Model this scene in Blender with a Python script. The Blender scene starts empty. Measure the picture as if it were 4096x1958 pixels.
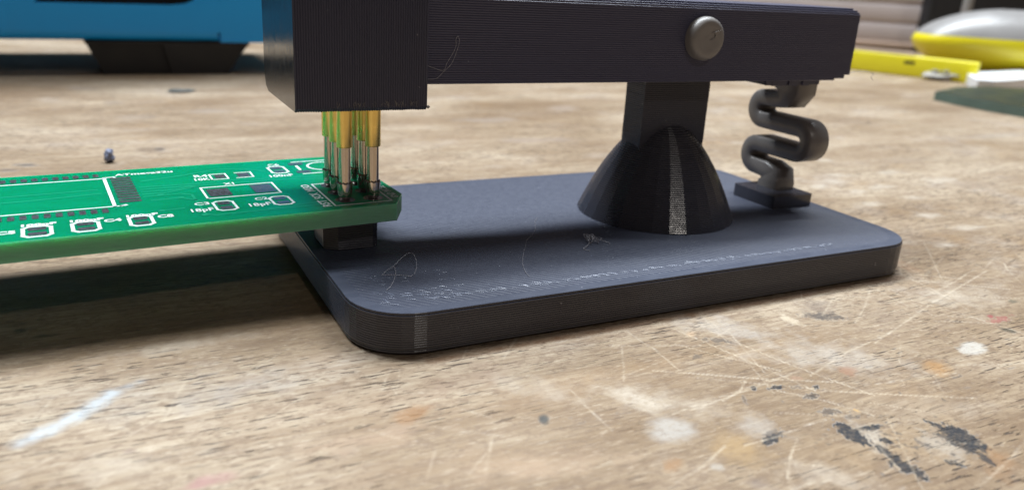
import bpy, bmesh, math, random
import numpy as np
from mathutils import Matrix, Vector, noise as mnoise
rad = math.radians
S = 0.001                                   # everything below is written in millimetres
scene = bpy.context.scene
COL = scene.collection
random.seed(7); RNG = np.random.default_rng(11)

# ------------------------------------------------------------------ camera
CAM = Vector((-15.359, -51.609, 27.770))
CR = Matrix.Rotation(rad(-27.7611), 3, 'Z') @ Matrix.Rotation(rad(71.2065), 3, 'X') @ Matrix.Rotation(rad(3.3838), 3, 'Z')
cd = bpy.data.cameras.new('camera'); cam = bpy.data.objects.new('camera', cd); COL.objects.link(cam)
cam.matrix_world = Matrix.Translation(CAM * S) @ CR.to_4x4()
cd.sensor_width = 36; cd.lens = 36 * 3200 / 4096
cd.clip_start = 0.002; cd.clip_end = 20
cd.dof.use_dof = True; cd.dof.focus_distance = 0.067; cd.dof.aperture_fstop = 46
scene.camera = cam

# ------------------------------------------------------------------ light
w = bpy.data.worlds.new('World'); scene.world = w; w.use_nodes = True
bg = w.node_tree.nodes['Background']; bg.inputs[0].default_value = (0.95, 0.80, 0.78, 1); bg.inputs[1].default_value = 0.065

def area(name, pos, target, sx, sy, power, color):
    l = bpy.data.lights.new(name, 'AREA'); l.shape = 'RECTANGLE'; l.size = sx; l.size_y = sy
    l.energy = power; l.color = color
    o = bpy.data.objects.new(name, l); COL.objects.link(o); o.location = pos
    d = Vector(target) - Vector(pos); o.rotation_euler = d.to_track_quat('-Z', 'Y').to_euler()
    return o
area('ceiling_tube_lamp', (0.10, 0.410, 0.96), (0.03, 0.02, 0), 1.3, 0.04, 22.0, (0.87, 0.94, 1.0))
area('ceiling_tube_lamp', (0.10, 0.235, 1.01), (0.03, 0.02, 0), 1.3, 0.04, 15.0, (0.90, 0.96, 1.0))
area('room_lamp', (0.10, -1.08, 0.98), (0.03, 0.02, 0), 0.045, 0.06, 2.0, (1.0, 0.93, 0.86))

vs = scene.view_settings
vs.view_transform = 'Standard'; vs.look = 'None'; vs.exposure = 0.0; vs.gamma = 1.0; vs.use_curve_mapping = False
scene.render.engine = 'CYCLES'

# ------------------------------------------------------------------ helpers: pixels to directions (photo is 4096 x 1958)
def ray(u, v): return CR @ Vector(((u - 2048) / 3200, (979 - v) / 3200, -1))
def onz(u, v, z): d = ray(u, v); return CAM + d * ((z - CAM.z) / d.z)
FW = CR @ Vector((0, 0, -1))
def atd(u, v, D): d = ray(u, v); return CAM + d * (D / d.dot(FW))

BZ = -0.30                                  # bench surface: the plate's lower rim is undercut and rides just above it
# ------------------------------------------------------------------ helpers: nodes
def newmat(name):
    m = bpy.data.materials.new(name); m.use_nodes = True
    nt = m.node_tree; b = nt.nodes['Principled BSDF']
    return m, nt, b
def N(nt, typ, **kw):
    n = nt.nodes.new(typ)
    for k, v in kw.items():
        if k in ('inp',):
            for i, x in v.items(): n.inputs[i].default_value = x
        else: setattr(n, k, v)
    return n
def L(nt, a, ao, b, bi): nt.links.new(a.outputs[ao], b.inputs[bi])
def coords(nt, scale=(1, 1, 1), rot=(0, 0, 0), src='Object'):
    tc = N(nt, 'ShaderNodeTexCoord'); mp = N(nt, 'ShaderNodeMapping')
    mp.inputs['Scale'].default_value = [1000 * s for s in scale]; mp.inputs['Rotation'].default_value = rot
    L(nt, tc, src, mp, 'Vector'); return mp
def noise(nt, vec, scale=1.0, detail=3, rough=0.55):
    n = N(nt, 'ShaderNodeTexNoise'); n.inputs['Scale'].default_value = scale
    n.inputs['Detail'].default_value = detail; n.inputs['Roughness'].default_value = rough
    L(nt, vec, 0, n, 'Vector'); return n
def maprange(nt, src, so, a, b, c=0.0, d=1.0, smooth=True):
    m = N(nt, 'ShaderNodeMapRange'); m.interpolation_type = 'SMOOTHSTEP' if smooth else 'LINEAR'
    for i, x in ((1, a), (2, b), (3, c), (4, d)): m.inputs[i].default_value = x
    L(nt, src, so, m, 0); return m
def mix(nt, fac, fo, a, b, ao=None, bo=None, blend='MIX'):
    m = N(nt, 'ShaderNodeMix', data_type='RGBA', blend_type=blend)
    if fac is None: m.inputs[0].default_value = fo
    else: L(nt, fac, fo, m, 0)
    for sock, x, xo in ((6, a, ao), (7, b, bo)):
        if xo is None: m.inputs[sock].default_value = (*x, 1) if len(x) == 3 else x
        else: nt.links.new(x.outputs[xo], m.inputs[sock])
    return m
def bump(nt, bsdf, src, so, dist, strength=1.0, prev=None):
    b = N(nt, 'ShaderNodeBump'); b.inputs['Strength'].default_value = strength; b.inputs['Distance'].default_value = dist * S
    L(nt, src, so, b, 'Height')
    if prev: L(nt, prev, 0, b, 'Normal')
    L(nt, b, 0, bsdf, 'Normal'); return b

def plain(name, col, rough=0.5, var=0.15, scale=1.2, metallic=0.0, bdist=0.0, bscale=6, spec=0.5, coat=0.0):
    m, nt, b = newmat(name)
    v = coords(nt); n = noise(nt, v, scale, 4)
    c1 = [x * (1 - var) for x in col]; c2 = [min(1, x * (1 + var)) for x in col]
    mx = mix(nt, n, 0, c1, c2); L(nt, mx, 2, b, 'Base Color')
    r = maprange(nt, n, 0, 0.3, 0.7, max(0.02, rough - 0.07), min(1, rough + 0.07)); L(nt, r, 0, b, 'Roughness')
    b.inputs['Metallic'].default_value = metallic; b.inputs['Specular IOR Level'].default_value = spec
    b.inputs['Coat Weight'].default_value = coat
    if bdist:
        n2 = noise(nt, v, bscale, 3); bump(nt, b, n2, 0, bdist)
    return m

def pla(name, col, rough=0.42, cv=0.10, stretch=(1, 1, 1), speck=True, spec=0.55, lines=None, nb=0.006):
    """3D-printed plastic: uneven sheen along the print lines, tiny pale nicks."""
    m, nt, b = newmat(name)
    v = coords(nt, stretch); n = noise(nt, v, 1.6, 5, 0.65)
    c1 = [x * (1 - cv) for x in col]; c2 = [x * (1 + cv) for x in col]
    mx = mix(nt, n, 0, c1, c2); out = mx
    if speck:
        vo = coords(nt); sp = noise(nt, vo, 3.2, 2, 0.4); f = maprange(nt, sp, 0, 0.755, 0.80, 0, 0.55)
        out = mix(nt, f, 0, mx, (0.30, 0.30, 0.34), ao=2)
    L(nt, out, 2, b, 'Base Color')
    r = maprange(nt, n, 0, 0.25, 0.75, rough - 0.05, rough + 0.08); L(nt, r, 0, b, 'Roughness')
    b.inputs['Specular IOR Level'].default_value = spec
    v2 = coords(nt, stretch); n2 = noise(nt, v2, 4.0, 3, 0.6); bp = bump(nt, b, n2, 0, nb, 0.8)
    if lines:
        ang, period = lines
        v3 = coords(nt, (1, 1, 1), (0, 0, ang)); wv = N(nt, 'ShaderNodeTexWave', wave_type='BANDS', bands_direction='X', wave_profile='SIN')
        wv.inputs['Scale'].default_value = 2 * math.pi / 20 / period; wv.inputs['Distortion'].default_value = 0.25
        wv.inputs['Detail'].default_value = 1.0; wv.inputs['Detail Scale'].default_value = 0.3
        L(nt, v3, 0, wv, 'Vector'); bump(nt, b, wv, 'Fac', 0.036, 1.0, prev=bp)
    return m

PLA_C = (0.041, 0.041, 0.053)
M = {}
M['pla'] = pla('dark_printed_plastic', PLA_C, 0.19, nb=0.003)
M['pla_x'] = pla('dark_printed_plastic_arm', (0.058, 0.058, 0.100), 0.40, stretch=(0.10, 1, 2.2))
M['pla_z'] = pla('dark_printed_plastic_head', (0.036, 0.038, 0.068), 0.40, stretch=(2.2, 1, 0.10))
M['pla_top'] = pla('plate_top_lit_plastic', (0.049, 0.056, 0.084), 0.46, stretch=(1, 1, 1), spec=0.45, nb=0.002, lines=(rad(-45), 0.50))  # bluer and lighter than the sides: lamp sheen put into the base colour
M['pla_rim'] = pla('plate_rim_lit_plastic', (0.049, 0.057, 0.086), 0.44, stretch=(0.25, 1, 1), spec=0.5)  # rim carries the same painted lamp tint as the plate top
M['pla_bed'] = pla('head_bed_side_plastic', (0.020, 0.022, 0.030), 0.12, stretch=(1, 1, 0.4), speck=False, spec=1.0)
M['pla_grey'] = pla('brown_grey_plastic', (0.200, 0.186, 0.178), 0.42, stretch=(1, 1, 1), speck=False)
M['pla_spring'] = pla('spring_plastic', (0.150, 0.136, 0.128), 0.34, stretch=(1, 1, 1), speck=False, spec=0.5)
M['whitened'] = plain('stress_whitened_plastic', (0.24, 0.275, 0.38), 0.35, 0.35, 2.0)
M['strand'] = plain('plastic_strand', (0.34, 0.33, 0.36), 0.35, 0.25, 3.0)
M['gold'] = plain('gold_barrel', (0.88, 0.64, 0.20), 0.33, 0.06, 1.0, metallic=1.0)
M['nickel'] = plain('nickel_plunger', (0.52, 0.45, 0.385), 0.16, 0.08, 2.0, metallic=1.0)
M['silk'] = plain('silkscreen_ink', (0.58, 0.65, 0.64), 0.5, 0.15, 6.0)
M['tin'] = plain('tinned_pad', (0.42, 0.42, 0.45), 0.20, 0.15, 3.0, metallic=0.9)
M['blue'] = plain('blue_paint', (0.008, 0.39, 0.98), 0.38, 0.05, 0.15, spec=0.5)
M['black'] = plain('black_rubber', (0.010, 0.010, 0.012), 0.55, 0.2, 0.2)
M['dark'] = plain('dark_inside', (0.012, 0.012, 0.015), 0.6, 0.3, 0.08)
M['yellow'] = plain('yellow_plastic', (0.72, 0.62, 0.015), 0.40, 0.06, 0.12)
M['yellow_rule'] = plain('yellow_rule_paint', (0.80, 0.72, 0.02), 0.45, 0.06, 0.2)
M['grey_cover'] = plain('light_grey_plastic', (0.25, 0.24, 0.235), 0.35, 0.05, 0.2)
M['crate'] = plain('grey_pink_slat', (0.50, 0.44, 0.435), 0.6, 0.12, 0.06)
M['tan'] = plain('tan_strip', (0.48, 0.36, 0.29), 0.5, 0.1, 0.1)
M['rag'] = plain('grey_rag', (0.33, 0.31, 0.28), 0.9, 0.25, 0.4, bdist=0.3, bscale=1.0)
M['white'] = plain('white_plastic_sheet', (0.80, 0.82, 0.86), 0.35, 0.04, 0.2)
M['boardgreen'] = plain('dark_green_board', (0.007, 0.017, 0.011), 0.35, 0.5, 0.12)
M['boardedge'] = plain('pale_green_board_edge', (0.10, 0.15, 0.125), 0.6, 0.2, 0.4)
M['crumb'] = plain('blue_grey_crumb', (0.16, 0.18, 0.26), 0.5, 0.3, 1.5)
M['chip'] = plain('dark_chip', (0.10, 0.10, 0.09), 0.5, 0.3, 0.5)

def mat_mask():
    m, nt, b = newmat('green_solder_mask')
    v = coords(nt, (0.5, 1.2, 1)); n = noise(nt, v, 0.6, 4)
    mx = mix(nt, n, 0, (0.000, 0.190, 0.080), (0.001, 0.260, 0.122)); L(nt, mx, 2, b, 'Base Color')
    b.inputs['Subsurface Weight'].default_value = 0.70; b.inputs['Subsurface Radius'].default_value = (0.12, 1.0, 0.5); b.inputs['Subsurface Scale'].default_value = 0.0026
    b.inputs['Roughness'].default_value = 0.17; b.inputs['Specular IOR Level'].default_value = 0.45
    v2 = coords(nt); n2 = noise(nt, v2, 1.1, 2); bump(nt, b, n2, 0, 0.012)
    return m
def mat_fr4():
    m, nt, b = newmat('green_fibreglass_edge')
    v = coords(nt, (0.5, 0.5, 5)); n = noise(nt, v, 1.5, 5, 0.7)
    mx = mix(nt, n, 0, (0.09, 0.26, 0.165), (0.18, 0.39, 0.27)); L(nt, mx, 2, b, 'Base Color')
    b.inputs['Roughness'].default_value = 0.7
    b.inputs['Subsurface Weight'].default_value = 0.9; b.inputs['Subsurface Radius'].default_value = (0.25, 1.0, 0.5); b.inputs['Subsurface Scale'].default_value = 0.0026
    bump(nt, b, n, 0, 0.05)
    return m
def mat_trace():
    m, nt, b = newmat('mask_over_trace')
    v = coords(nt); n = noise(nt, v, 0.8, 2)
    mx = mix(nt, n, 0, (0.004, 0.240, 0.115), (0.012, 0.310, 0.160)); L(nt, mx, 2, b, 'Base Color')
    b.inputs['Roughness'].default_value = 0.22
    return m
M['mask'] = mat_mask(); M['fr4'] = mat_fr4(); M['trace'] = mat_trace()

def mat_wood():
    m, nt, b = newmat('worn_beech_top')
    ga = rad(-10)
    def c(sx, sy): return coords(nt, (sx, sy, 1), (0, 0, ga))
    broad = noise(nt, c(0.030, 0.11), 1.0, 5, 0.6)
    base = mix(nt, maprange(nt, broad, 0, 0.33, 0.67), 0, (0.275, 0.200, 0.126), (0.455, 0.375, 0.278))
    blot = noise(nt, c(0.075, 0.11), 1.0, 5, 0.68)
    base = mix(nt, maprange(nt, blot, 0, 0.53, 0.68, 0, 0.65), 0, base, (0.400, 0.350, 0.300), ao=2)
    yel = noise(nt, c(0.09, 0.15), 0.8, 4, 0.6)
    base = mix(nt, maprange(nt, yel, 0, 0.57, 0.74, 0, 0.55), 0, base, (0.325, 0.212, 0.104), ao=2)
    streak = noise(nt, c(0.16, 2.3), 1.0, 5, 0.7)
    base = mix(nt, maprange(nt, streak, 0, 0.30, 0.70, 0.68, 0.0), 0, base, (0.180, 0.115, 0.068), ao=2)
    fine = noise(nt, c(0.9, 4.5), 1.0, 4, 0.7)
    base = mix(nt, maprange(nt, fine, 0, 0.52, 0.75, 0, 0.60), 0, base, (0.520, 0.440, 0.345), ao=2)
    mott = noise(nt, c(0.9, 1.3), 1.2, 5, 0.75)
    base = mix(nt, maprange(nt, mott, 0, 0.48, 0.62, 0, 0.66), 0, base, (0.195, 0.134, 0.088), ao=2)
    big = noise(nt, c(0.028, 0.040), 1.0, 3, 0.6)
    base = mix(nt, maprange(nt, big, 0, 0.36, 0.64, 0.85, 0.0), 0, base, (0.70, 0.635, 0.55), ao=2, blend='MULTIPLY')
    pore = noise(nt, c(0.50, 5.2), 1.0, 2, 0.5); pm = maprange(nt, pore, 0, 0.615, 0.675)
    zone = maprange(nt, noise(nt, c(0.05, 0.08), 1.0, 2), 0, 0.38, 0.60, 0.10, 1.0)
    pf = N(nt, 'ShaderNodeMath', operation='MULTIPLY'); L(nt, pm, 0, pf, 0); L(nt, zone, 0, pf, 1)
    base = mix(nt, pf, 0, base, (0.058, 0.038, 0.027), ao=2)
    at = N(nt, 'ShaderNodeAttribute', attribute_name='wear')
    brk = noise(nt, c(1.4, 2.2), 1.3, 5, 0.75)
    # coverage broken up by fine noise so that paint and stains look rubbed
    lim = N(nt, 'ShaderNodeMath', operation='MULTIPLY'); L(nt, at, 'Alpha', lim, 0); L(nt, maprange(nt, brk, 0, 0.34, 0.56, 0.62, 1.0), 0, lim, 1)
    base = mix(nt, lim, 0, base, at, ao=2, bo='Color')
    L(nt, base, 2, b, 'Base Color')
    rg = maprange(nt, blot, 0, 0.3, 0.7, 0.46, 0.62); L(nt, rg, 0, b, 'Roughness')
    b.inputs['Specular IOR Level'].default_value = 0.35
    bp = bump(nt, b, pf, 0, -0.06); bp2 = bump(nt, b, fine, 0, 0.05, 1.0, prev=bp); bump(nt, b, mott, 0, 0.05, 1.0, prev=bp2)
    return m
M['wood'] = mat_wood()
M['wood_side'] = plain('beech_side', (0.36, 0.28, 0.20), 0.6, 0.2, 0.05)

# ------------------------------------------------------------------ helpers: objects
ORG = {}
def link(o, parent=None):
    COL.objects.link(o)
    if parent is not None: o.parent = parent
    return o
def thing(name, label, cat, loc=(0, 0, 0), rotz=0.0, group=None):
    o = bpy.data.objects.new(name, None); o.empty_display_size = 0.005
    o.location = Vector(loc) * S; o.rotation_euler = (0, 0, rotz); link(o)
    o['label'] = label; o['category'] = cat
    if group: o['group'] = group
    ORG[o.name] = Vector(loc); return o
def mesh(name, V, F, mats, parent=None, fm=None, smooth=None, origin=None, local=False, label=None, cat=None, group=None, kind=None):
    """V in mm; world coordinates unless local. Parents made with thing() sit at ORG."""
    if origin is None: origin = Vector((0, 0, 0)) if (local or parent is None) else ORG.get(parent.name, Vector((0, 0, 0)))
    me = bpy.data.meshes.new(name)
    ox, oy, oz = origin
    me.from_pydata([((x - ox) * S, (y - oy) * S, (z - oz) * S) for x, y, z in V], [], F)
    if not isinstance(mats, (list, tuple)): mats = [mats]
    for m in mats: me.materials.append(m)
    if fm is not None: me.polygons.foreach_set('material_index', fm)
    if smooth is not None:
        me.shade_smooth(); me.set_sharp_from_angle(angle=rad(smooth))
    me.update()
    o = bpy.data.objects.new(name, me)
    if parent is None: o.location = Vector(origin) * S
    link(o, parent); ORG[o.name] = origin
    for k, v in (('label', label), ('category', cat), ('group', group), ('kind', kind)):
        if v: o[k] = v
    return o
class MB:
    def __init__(s): s.V = []; s.F = []; s.m = []
    def add(s, V, F, mi=0):
        n = len(s.V); s.V += [tuple(v) for v in V]; s.F += [tuple(i + n for i in f) for f in F]; s.m += [mi] * len(F)
    def box(s, x0, x1, y0, y1, z0, z1, mi=0):
        s.add([(x0, y0, z0), (x1, y0, z0), (x1, y1, z0), (x0, y1, z0), (x0, y0, z1), (x1, y0, z1), (x1, y1, z1), (x0, y1, z1)],
              [(0, 3, 2, 1), (4, 5, 6, 7), (0, 1, 5, 4), (1, 2, 6, 5), (2, 3, 7, 6), (3, 0, 4, 7)], mi)
    def prism(s, P, a, b, f, mi=0):
        """polygon P (CCW) extruded from a to b; f(u,v,w)->xyz"""
        n = len(P)
        s.add([f(u, v, a) for u, v in P] + [f(u, v, b) for u, v in P],
              [tuple(range(n))[::-1], tuple(range(n, 2 * n))] + [(i, (i + 1) % n, n + (i + 1) % n, n + i) for i in range(n)], mi)
    def build(s, name, mats, parent=None, **k):
        return mesh(name, s.V, s.F, mats, parent, fm=s.m if isinstance(mats, (list, tuple)) and len(mats) > 1 else None, **k)
XYZ = lambda u, v, w: (u, v, w)

def rrect(x0, x1, y0, y1, r, seg=7):
    P = []
    for cx, cy, a0 in ((x1 - r, y0 + r, -90), (x1 - r, y1 - r, 0), (x0 + r, y1 - r, 90), (x0 + r, y0 + r, 180)):
        for i in range(seg + 1):
            a = rad(a0 + 90 * i / seg); P.append((cx + r * math.cos(a), cy + r * math.sin(a)))
    return P
def inset(P, d):
    n = len(P); out = []
    for i in range(n):
        p0, p1, p2 = Vector(P[i - 1]), Vector(P[i]), Vector(P[(i + 1) % n])
        a = (p1 - p0).normalized(); b = (p2 - p1).normalized()
        na = Vector((-a.y, a.x)); nb = Vector((-b.y, b.x)); q = (na + nb); q = q / max(0.3, q.dot(na))
        out.append(tuple(p1 + q * d))
    return out
def stack(outline, w0, w1, h=0.2, g=0.030, jit=0.010, f=XYZ, mi=0, top_inset=None, seed=1, capm=None):
    """A printed solid: one bulging bead per layer. outline(w) -> CCW polygon with a fixed count."""
    rr = random.Random(seed); mb = MB(); rings = []
    nl = max(1, round((w1 - w0) / h)); h = (w1 - w0) / nl
    drift = 0
    for k in range(nl):
        P = outline(w0 + (k + 0.5) * h); drift = 0.6 * drift + rr.gauss(0, jit)
        for t, ins in ((0.0, g), (0.22, 0.25 * g), (0.5, 0.0), (0.78, 0.25 * g), (1.0, g)):
            rings.append((inset(P, ins + drift), w0 + (k + t) * h))
    n = len(rings[0][0]); V = [f(u, v, wz) for P, wz in rings for u, v in P]; F = []
    for r in range(len(rings) - 1):
        F += [(r * n + i, r * n + (i + 1) % n, (r + 1) * n + (i + 1) % n, (r + 1) * n + i) for i in range(n)]
    mb.add(V, F, mi)
    b0 = len(mb.V) - n
    mb.F.append(tuple(range(n))[::-1]); mb.m.append(mi if capm is None else capm)
    if top_inset:
        d, m2, m3 = top_inset; Pt = inset(rings[-1][0], d); mb.V += [f(u, v, rings[-1][1]) for u, v in Pt]; q = len(mb.V) - n
        for i in range(n): mb.F.append((b0 + i, b0 + (i + 1) % n, q + (i + 1) % n, q + i)); mb.m.append(m2)
        mb.F.append(tuple(range(q, q + n))); mb.m.append(m3)
    else:
        mb.F.append(tuple(range(b0, b0 + n))); mb.m.append(mi)
    return mb
def lathe(prof, cx, cy, seg=24, mi=0, ph=0.0, mod=None):
    V = []; F = []
    for k, (r, z) in enumerate(prof):
        for i in range(seg):
            a = ph + 2 * math.pi * i / seg; rr, zz = (r, z) if mod is None else mod(k, i, r, z)
            V.append((cx + rr * math.cos(a), cy + rr * math.sin(a), zz))
    n = seg
    for k in range(len(prof) - 1): F += [(k * n + i, k * n + (i + 1) % n, (k + 1) * n + (i + 1) % n, (k + 1) * n + i) for i in range(n)]
    F += [tuple(range(n))[::-1], tuple(range((len(prof) - 1) * n, len(prof) * n))]
    return V, F
def spline(P, sub=6):
    P = [Vector(p) for p in P]; out = []
    for i in range(len(P) - 1):
        a, b, c, d = P[max(0, i - 1)], P[i], P[i + 1], P[min(len(P) - 1, i + 2)]
        for k in range(sub):
            t = k / sub
            out.append(0.5 * ((2 * b) + (c - a) * t + (2 * a - 5 * b + 4 * c - d) * t * t + (3 * b - a - 3 * c + d) * t ** 3))
    out.append(P[-1]); return out
def tube(P, r, seg=5, taper=True):
    P = [Vector(p) for p in P]; V = []; F = []; n = len(P)
    for i, p in enumerate(P):
        t = (P[min(n - 1, i + 1)] - P[max(0, i - 1)]).normalized()
        u = t.cross(Vector((0.31, 0.2, 0.93))).normalized(); v = t.cross(u)
        k = r * (0.75 + 0.25 * math.sin(i * 1.7)) * (0.5 if taper and i in (0, n - 1) else 1)
        for j in range(seg):
            a = 2 * math.pi * j / seg; V.append(tuple(p + u * (k * math.cos(a)) + v * (k * math.sin(a))))
    for i in range(n - 1): F += [(i * seg + j, i * seg + (j + 1) % seg, (i + 1) * seg + (j + 1) % seg, (i + 1) * seg + j) for j in range(seg)]
    F += [tuple(range(seg))[::-1], tuple(range((n - 1) * seg, n * seg))]
    return V, F

# ================================================================== THE SETTING: the worn wooden bench top
def axis(parts):
    a = [parts[0][0]]
    for lo, hi, st in parts: a += list(np.linspace(lo, hi, max(2, int(round((hi - lo) / st)) + 1))[1:])
    return np.array(a)
xs = axis([(-420, -60, 20), (-60, -32, 1.0), (-32, 80, 0.17), (80, 150, 0.9), (150, 900, 25)])
ys = axis([(-120, -36, 6), (-36, 18, 0.17), (18, 60, 0.5), (60, 170, 0.8), (170, 700, 20)])
X, Y = np.meshgrid(xs, ys)
def hashn(ix, iy, seed):
    h = (ix.astype(np.int64) * 374761393 + iy.astype(np.int64) * 668265263 + seed * 1442695041) & 0xffffffff
    h = ((h ^ (h >> 13)) * 1274126177) & 0xffffffff
    return ((h ^ (h >> 16)) & 0xffff) / 65535.0
def vn(x, y, seed):
    ix = np.floor(x); iy = np.floor(y); fx = x - ix; fy = y - iy; fx = fx * fx * (3 - 2 * fx); fy = fy * fy * (3 - 2 * fy)
    a = hashn(ix, iy, seed); b = hashn(ix + 1, iy, seed); c = hashn(ix, iy + 1, seed); d = hashn(ix + 1, iy + 1, seed)
    return (a * (1 - fx) + b * fx) * (1 - fy) + (c * (1 - fx) + d * fx) * fy
def fbm(x, y, seed, o=4):
    s = 0; amp = 0.5; t = 0
    for k in range(o): s = s + amp * vn(x * 2 ** k, y * 2 ** k, seed + k * 17); t += amp; amp *= 0.55
    return s / t
WC = np.zeros(X.shape + (4,), np.float32); WC[..., :3] = 0.4
Zr = np.zeros(X.shape, np.float32)
def window(x0, x1, y0, y1):
    i0, i1 = np.searchsorted(xs, [x0, x1]); j0, j1 = np.searchsorted(ys, [y0, y1]); return slice(j0, j1), slice(i0, i1)
def over(sl, a, col):
    a = a[..., None]; W = WC[sl]; A = W[..., 3:4]; na = a + A * (1 - a)
    rgb = np.where(na > 1e-4, (np.array(col) * a + W[..., :3] * A * (1 - a)) / np.maximum(na, 1e-4), W[..., :3])
    WC[sl] = np.concatenate([rgb, na], -1)
def blob(cx, cy, rx, ry, ang, col, alpha=0.9, rag=0.5, soft=0.25, seed=0, grain=2.0):
    R = max(rx, ry) * 1.7; sl = window(cx - R, cx + R, cy - R, cy + R); x = X[sl] - cx; y = Y[sl] - cy
    a = rad(ang); u = (x * math.cos(a) + y * math.sin(a)) / rx; v = (-x * math.sin(a) + y * math.cos(a)) / ry
    d = np.sqrt(u * u + v * v) + rag * (fbm(u * grain + seed, v * grain + seed * 3, seed + 5) - 0.5) * 2
    over(sl, alpha * np.clip((1 - d) / soft, 0, 1), col)
def stroke(P, width, col, alpha=0.6, seed=0, brk=0.5, dz=0.0):
    P = np.array(P, float); w = width * 1.6 + 0.2
    for p, q in zip(P[:-1], P[1:]):
        sl = window(min(p[0], q[0]) - w, max(p[0], q[0]) + w, min(p[1], q[1]) - w, max(p[1], q[1]) + w)
        x = X[sl]; y = Y[sl]
        if x.size == 0: continue
        d = q - p; Ln = max(1e-6, np.hypot(*d)); t = np.clip(((x - p[0]) * d[0] + (y - p[1]) * d[1]) / Ln ** 2, 0, 1)
        ds = np.hypot(x - p[0] - t * d[0], y - p[1] - t * d[1])
        k = np.clip(1.2 - ds / width, 0, 1) * (1 - brk * (fbm(x * 1.1, y * 1.1, seed + 31, 3) > 0.52))
        over(sl, alpha * k, col)
        if dz: Zr[sl] += (dz * k).astype(np.float32)
# stains are read off the photograph as directions and laid on the bench plane
def pbasis(u, v, du, dv, tilt):
    t = rad(tilt); c = onz(u, v, BZ); a = onz(u + du * math.cos(t), v + du * math.sin(t), BZ) - c; b = onz(u - dv * math.sin(t), v + dv * math.cos(t), BZ) - c
    return c, a, b
def pblob(u, v, du, dv, tilt, col, alpha=0.9, rag=0.5, soft=0.4, seed=0, grain=2.0):
    c, a, b = pbasis(u, v, du, dv, tilt); R = 1.6 * (a.length + b.length)
    sl = window(c.x - R, c.x + R, c.y - R, c.y + R); x = X[sl] - c.x; y = Y[sl] - c.y
    if x.size == 0: return
    dt = a.x * b.y - a.y * b.x; p = (x * b.y - y * b.x) / dt; q = (a.x * y - a.y * x) / dt
    d = np.sqrt(p * p + q * q) + rag * (fbm(x * grain * 0.8 + seed * 7.3, y * grain * 0.8 + seed * 3.1, seed + 5, 4) - 0.5) * 2.2
    over(sl, alpha * np.clip((1 - d) / soft, 0, 1), col)
def psmear(u0, v0, u1, v1, wpx, col, alpha=0.9, rag=0.6, soft=0.3, seed=0, grain=2.5):
    pblob((u0 + u1) / 2, (v0 + v1) / 2, max(4, math.hypot(u1 - u0, v1 - v0) / 2), wpx, math.degrees(math.atan2(v1 - v0, u1 - u0)), col, alpha, rag, soft, seed, grain)
INK = (0.014, 0.015, 0.019); BRN = (0.110, 0.072, 0.048); GREY = (0.365, 0.335, 0.300); WHT = (0.44, 0.410, 0.365)
OR = (0.255, 0.125, 0.045); TAN = (0.330, 0.215, 0.095); BLU = (0.39, 0.435, 0.47); PALE = (0.47, 0.405, 0.325)
# rubbed pale, grey and brown zones
for k, (u, v, du, dv, c_, a_) in enumerate(((1500, 1560, 520, 110, (0.235, 0.155, 0.095), .42), (2300, 1560, 460, 90, (0.255, 0.165, 0.095), .38), (900, 1330, 500, 50, (0.20, 0.125, 0.065), .45), (1900, 1860, 500, 80, (0.27, 0.18, 0.11), .38), (3500, 1800, 420, 90, (0.30, 0.20, 0.105), .35), (3000, 1400, 380, 60, (0.29, 0.19, 0.10), .40))):
    pblob(u, v, du, dv, -6, c_, a_, .8, 1.0, 500 + k, .7)
for k, (u, v, du, dv, t_, c_, a_) in enumerate(((2650, 1610, 330, 60, 8, PALE, .55), (2150, 1560, 260, 50, 12, PALE, .40), (3300, 1420, 420, 70, 6, (0.41, 0.365, 0.315), .5), (2900, 1310, 300, 50, 10, (0.40, 0.36, 0.32), .5),
        (3800, 1180, 220, 50, 3, PALE, .5), (1900, 1500, 260, 60, -12, (0.25, 0.165, 0.115), .4), (1500, 1750, 300, 60, -10, (0.36, 0.255, 0.175), .5), (900, 1560, 420, 70, -14, (0.355, 0.315, 0.28), .5), (500, 1850, 380, 60, -10, PALE, .45),
        (2200, 1860, 330, 60, -6, (0.38, 0.27, 0.18), .5), (2450, 1480, 260, 40, -10, (0.30, 0.20, 0.11), .45), (3650, 1620, 260, 60, 10, (0.34, 0.25, 0.16), .45), (4020, 1850, 120, 60, 20, OR, .5), (3330, 1900, 260, 60, 10, PALE, .4), (1300, 1440, 240, 40, -14, (0.28, 0.20, 0.14), .4), (700, 1380, 360, 30, -10, (0.42, 0.36, 0.28), .45))):
    pblob(u, v, du, dv, t_, c_, a_, 0.75, 0.9, 200 + k, 1.0)
pblob(1640, 1655, 95, 42, -22, OR, .62, .30, .55, 1, 1.2); pblob(1690, 1635, 60, 18, -20, (0.20, 0.095, 0.035), .45, .5, .6, 91)
pblob(2175, 1672, 27, 24, 0, (0.045, 0.050, 0.050), .9, .30, .5, 2)
pblob(2690, 1715, 120, 68, 4, GREY, .80, .28, .45, 3, 1.2); pblob(2560, 1600, 130, 40, 20, PALE, .6, .6, .7, 92)
pblob(2690, 1860, 55, 36, 10, OR, .58, .45, .6, 4); pblob(2960, 1790, 150, 85, 20, TAN, .60, .45, .7, 5, 1.2); pblob(3030, 1700, 90, 45, 10, (0.36, 0.32, 0.275), .6, .5, .7, 93)
C8 = lambda x, y: (2600 + .7784 * x, 1000 + .7784 * y)
pblob(*C8(1120, 955), 120, 50, 30, (0.38, 0.345, 0.30), .55, .6, .6, 94); pblob(*C8(1500, 1000), 150, 50, 25, (0.37, 0.335, 0.29), .45, .6, .6, 95)
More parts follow.
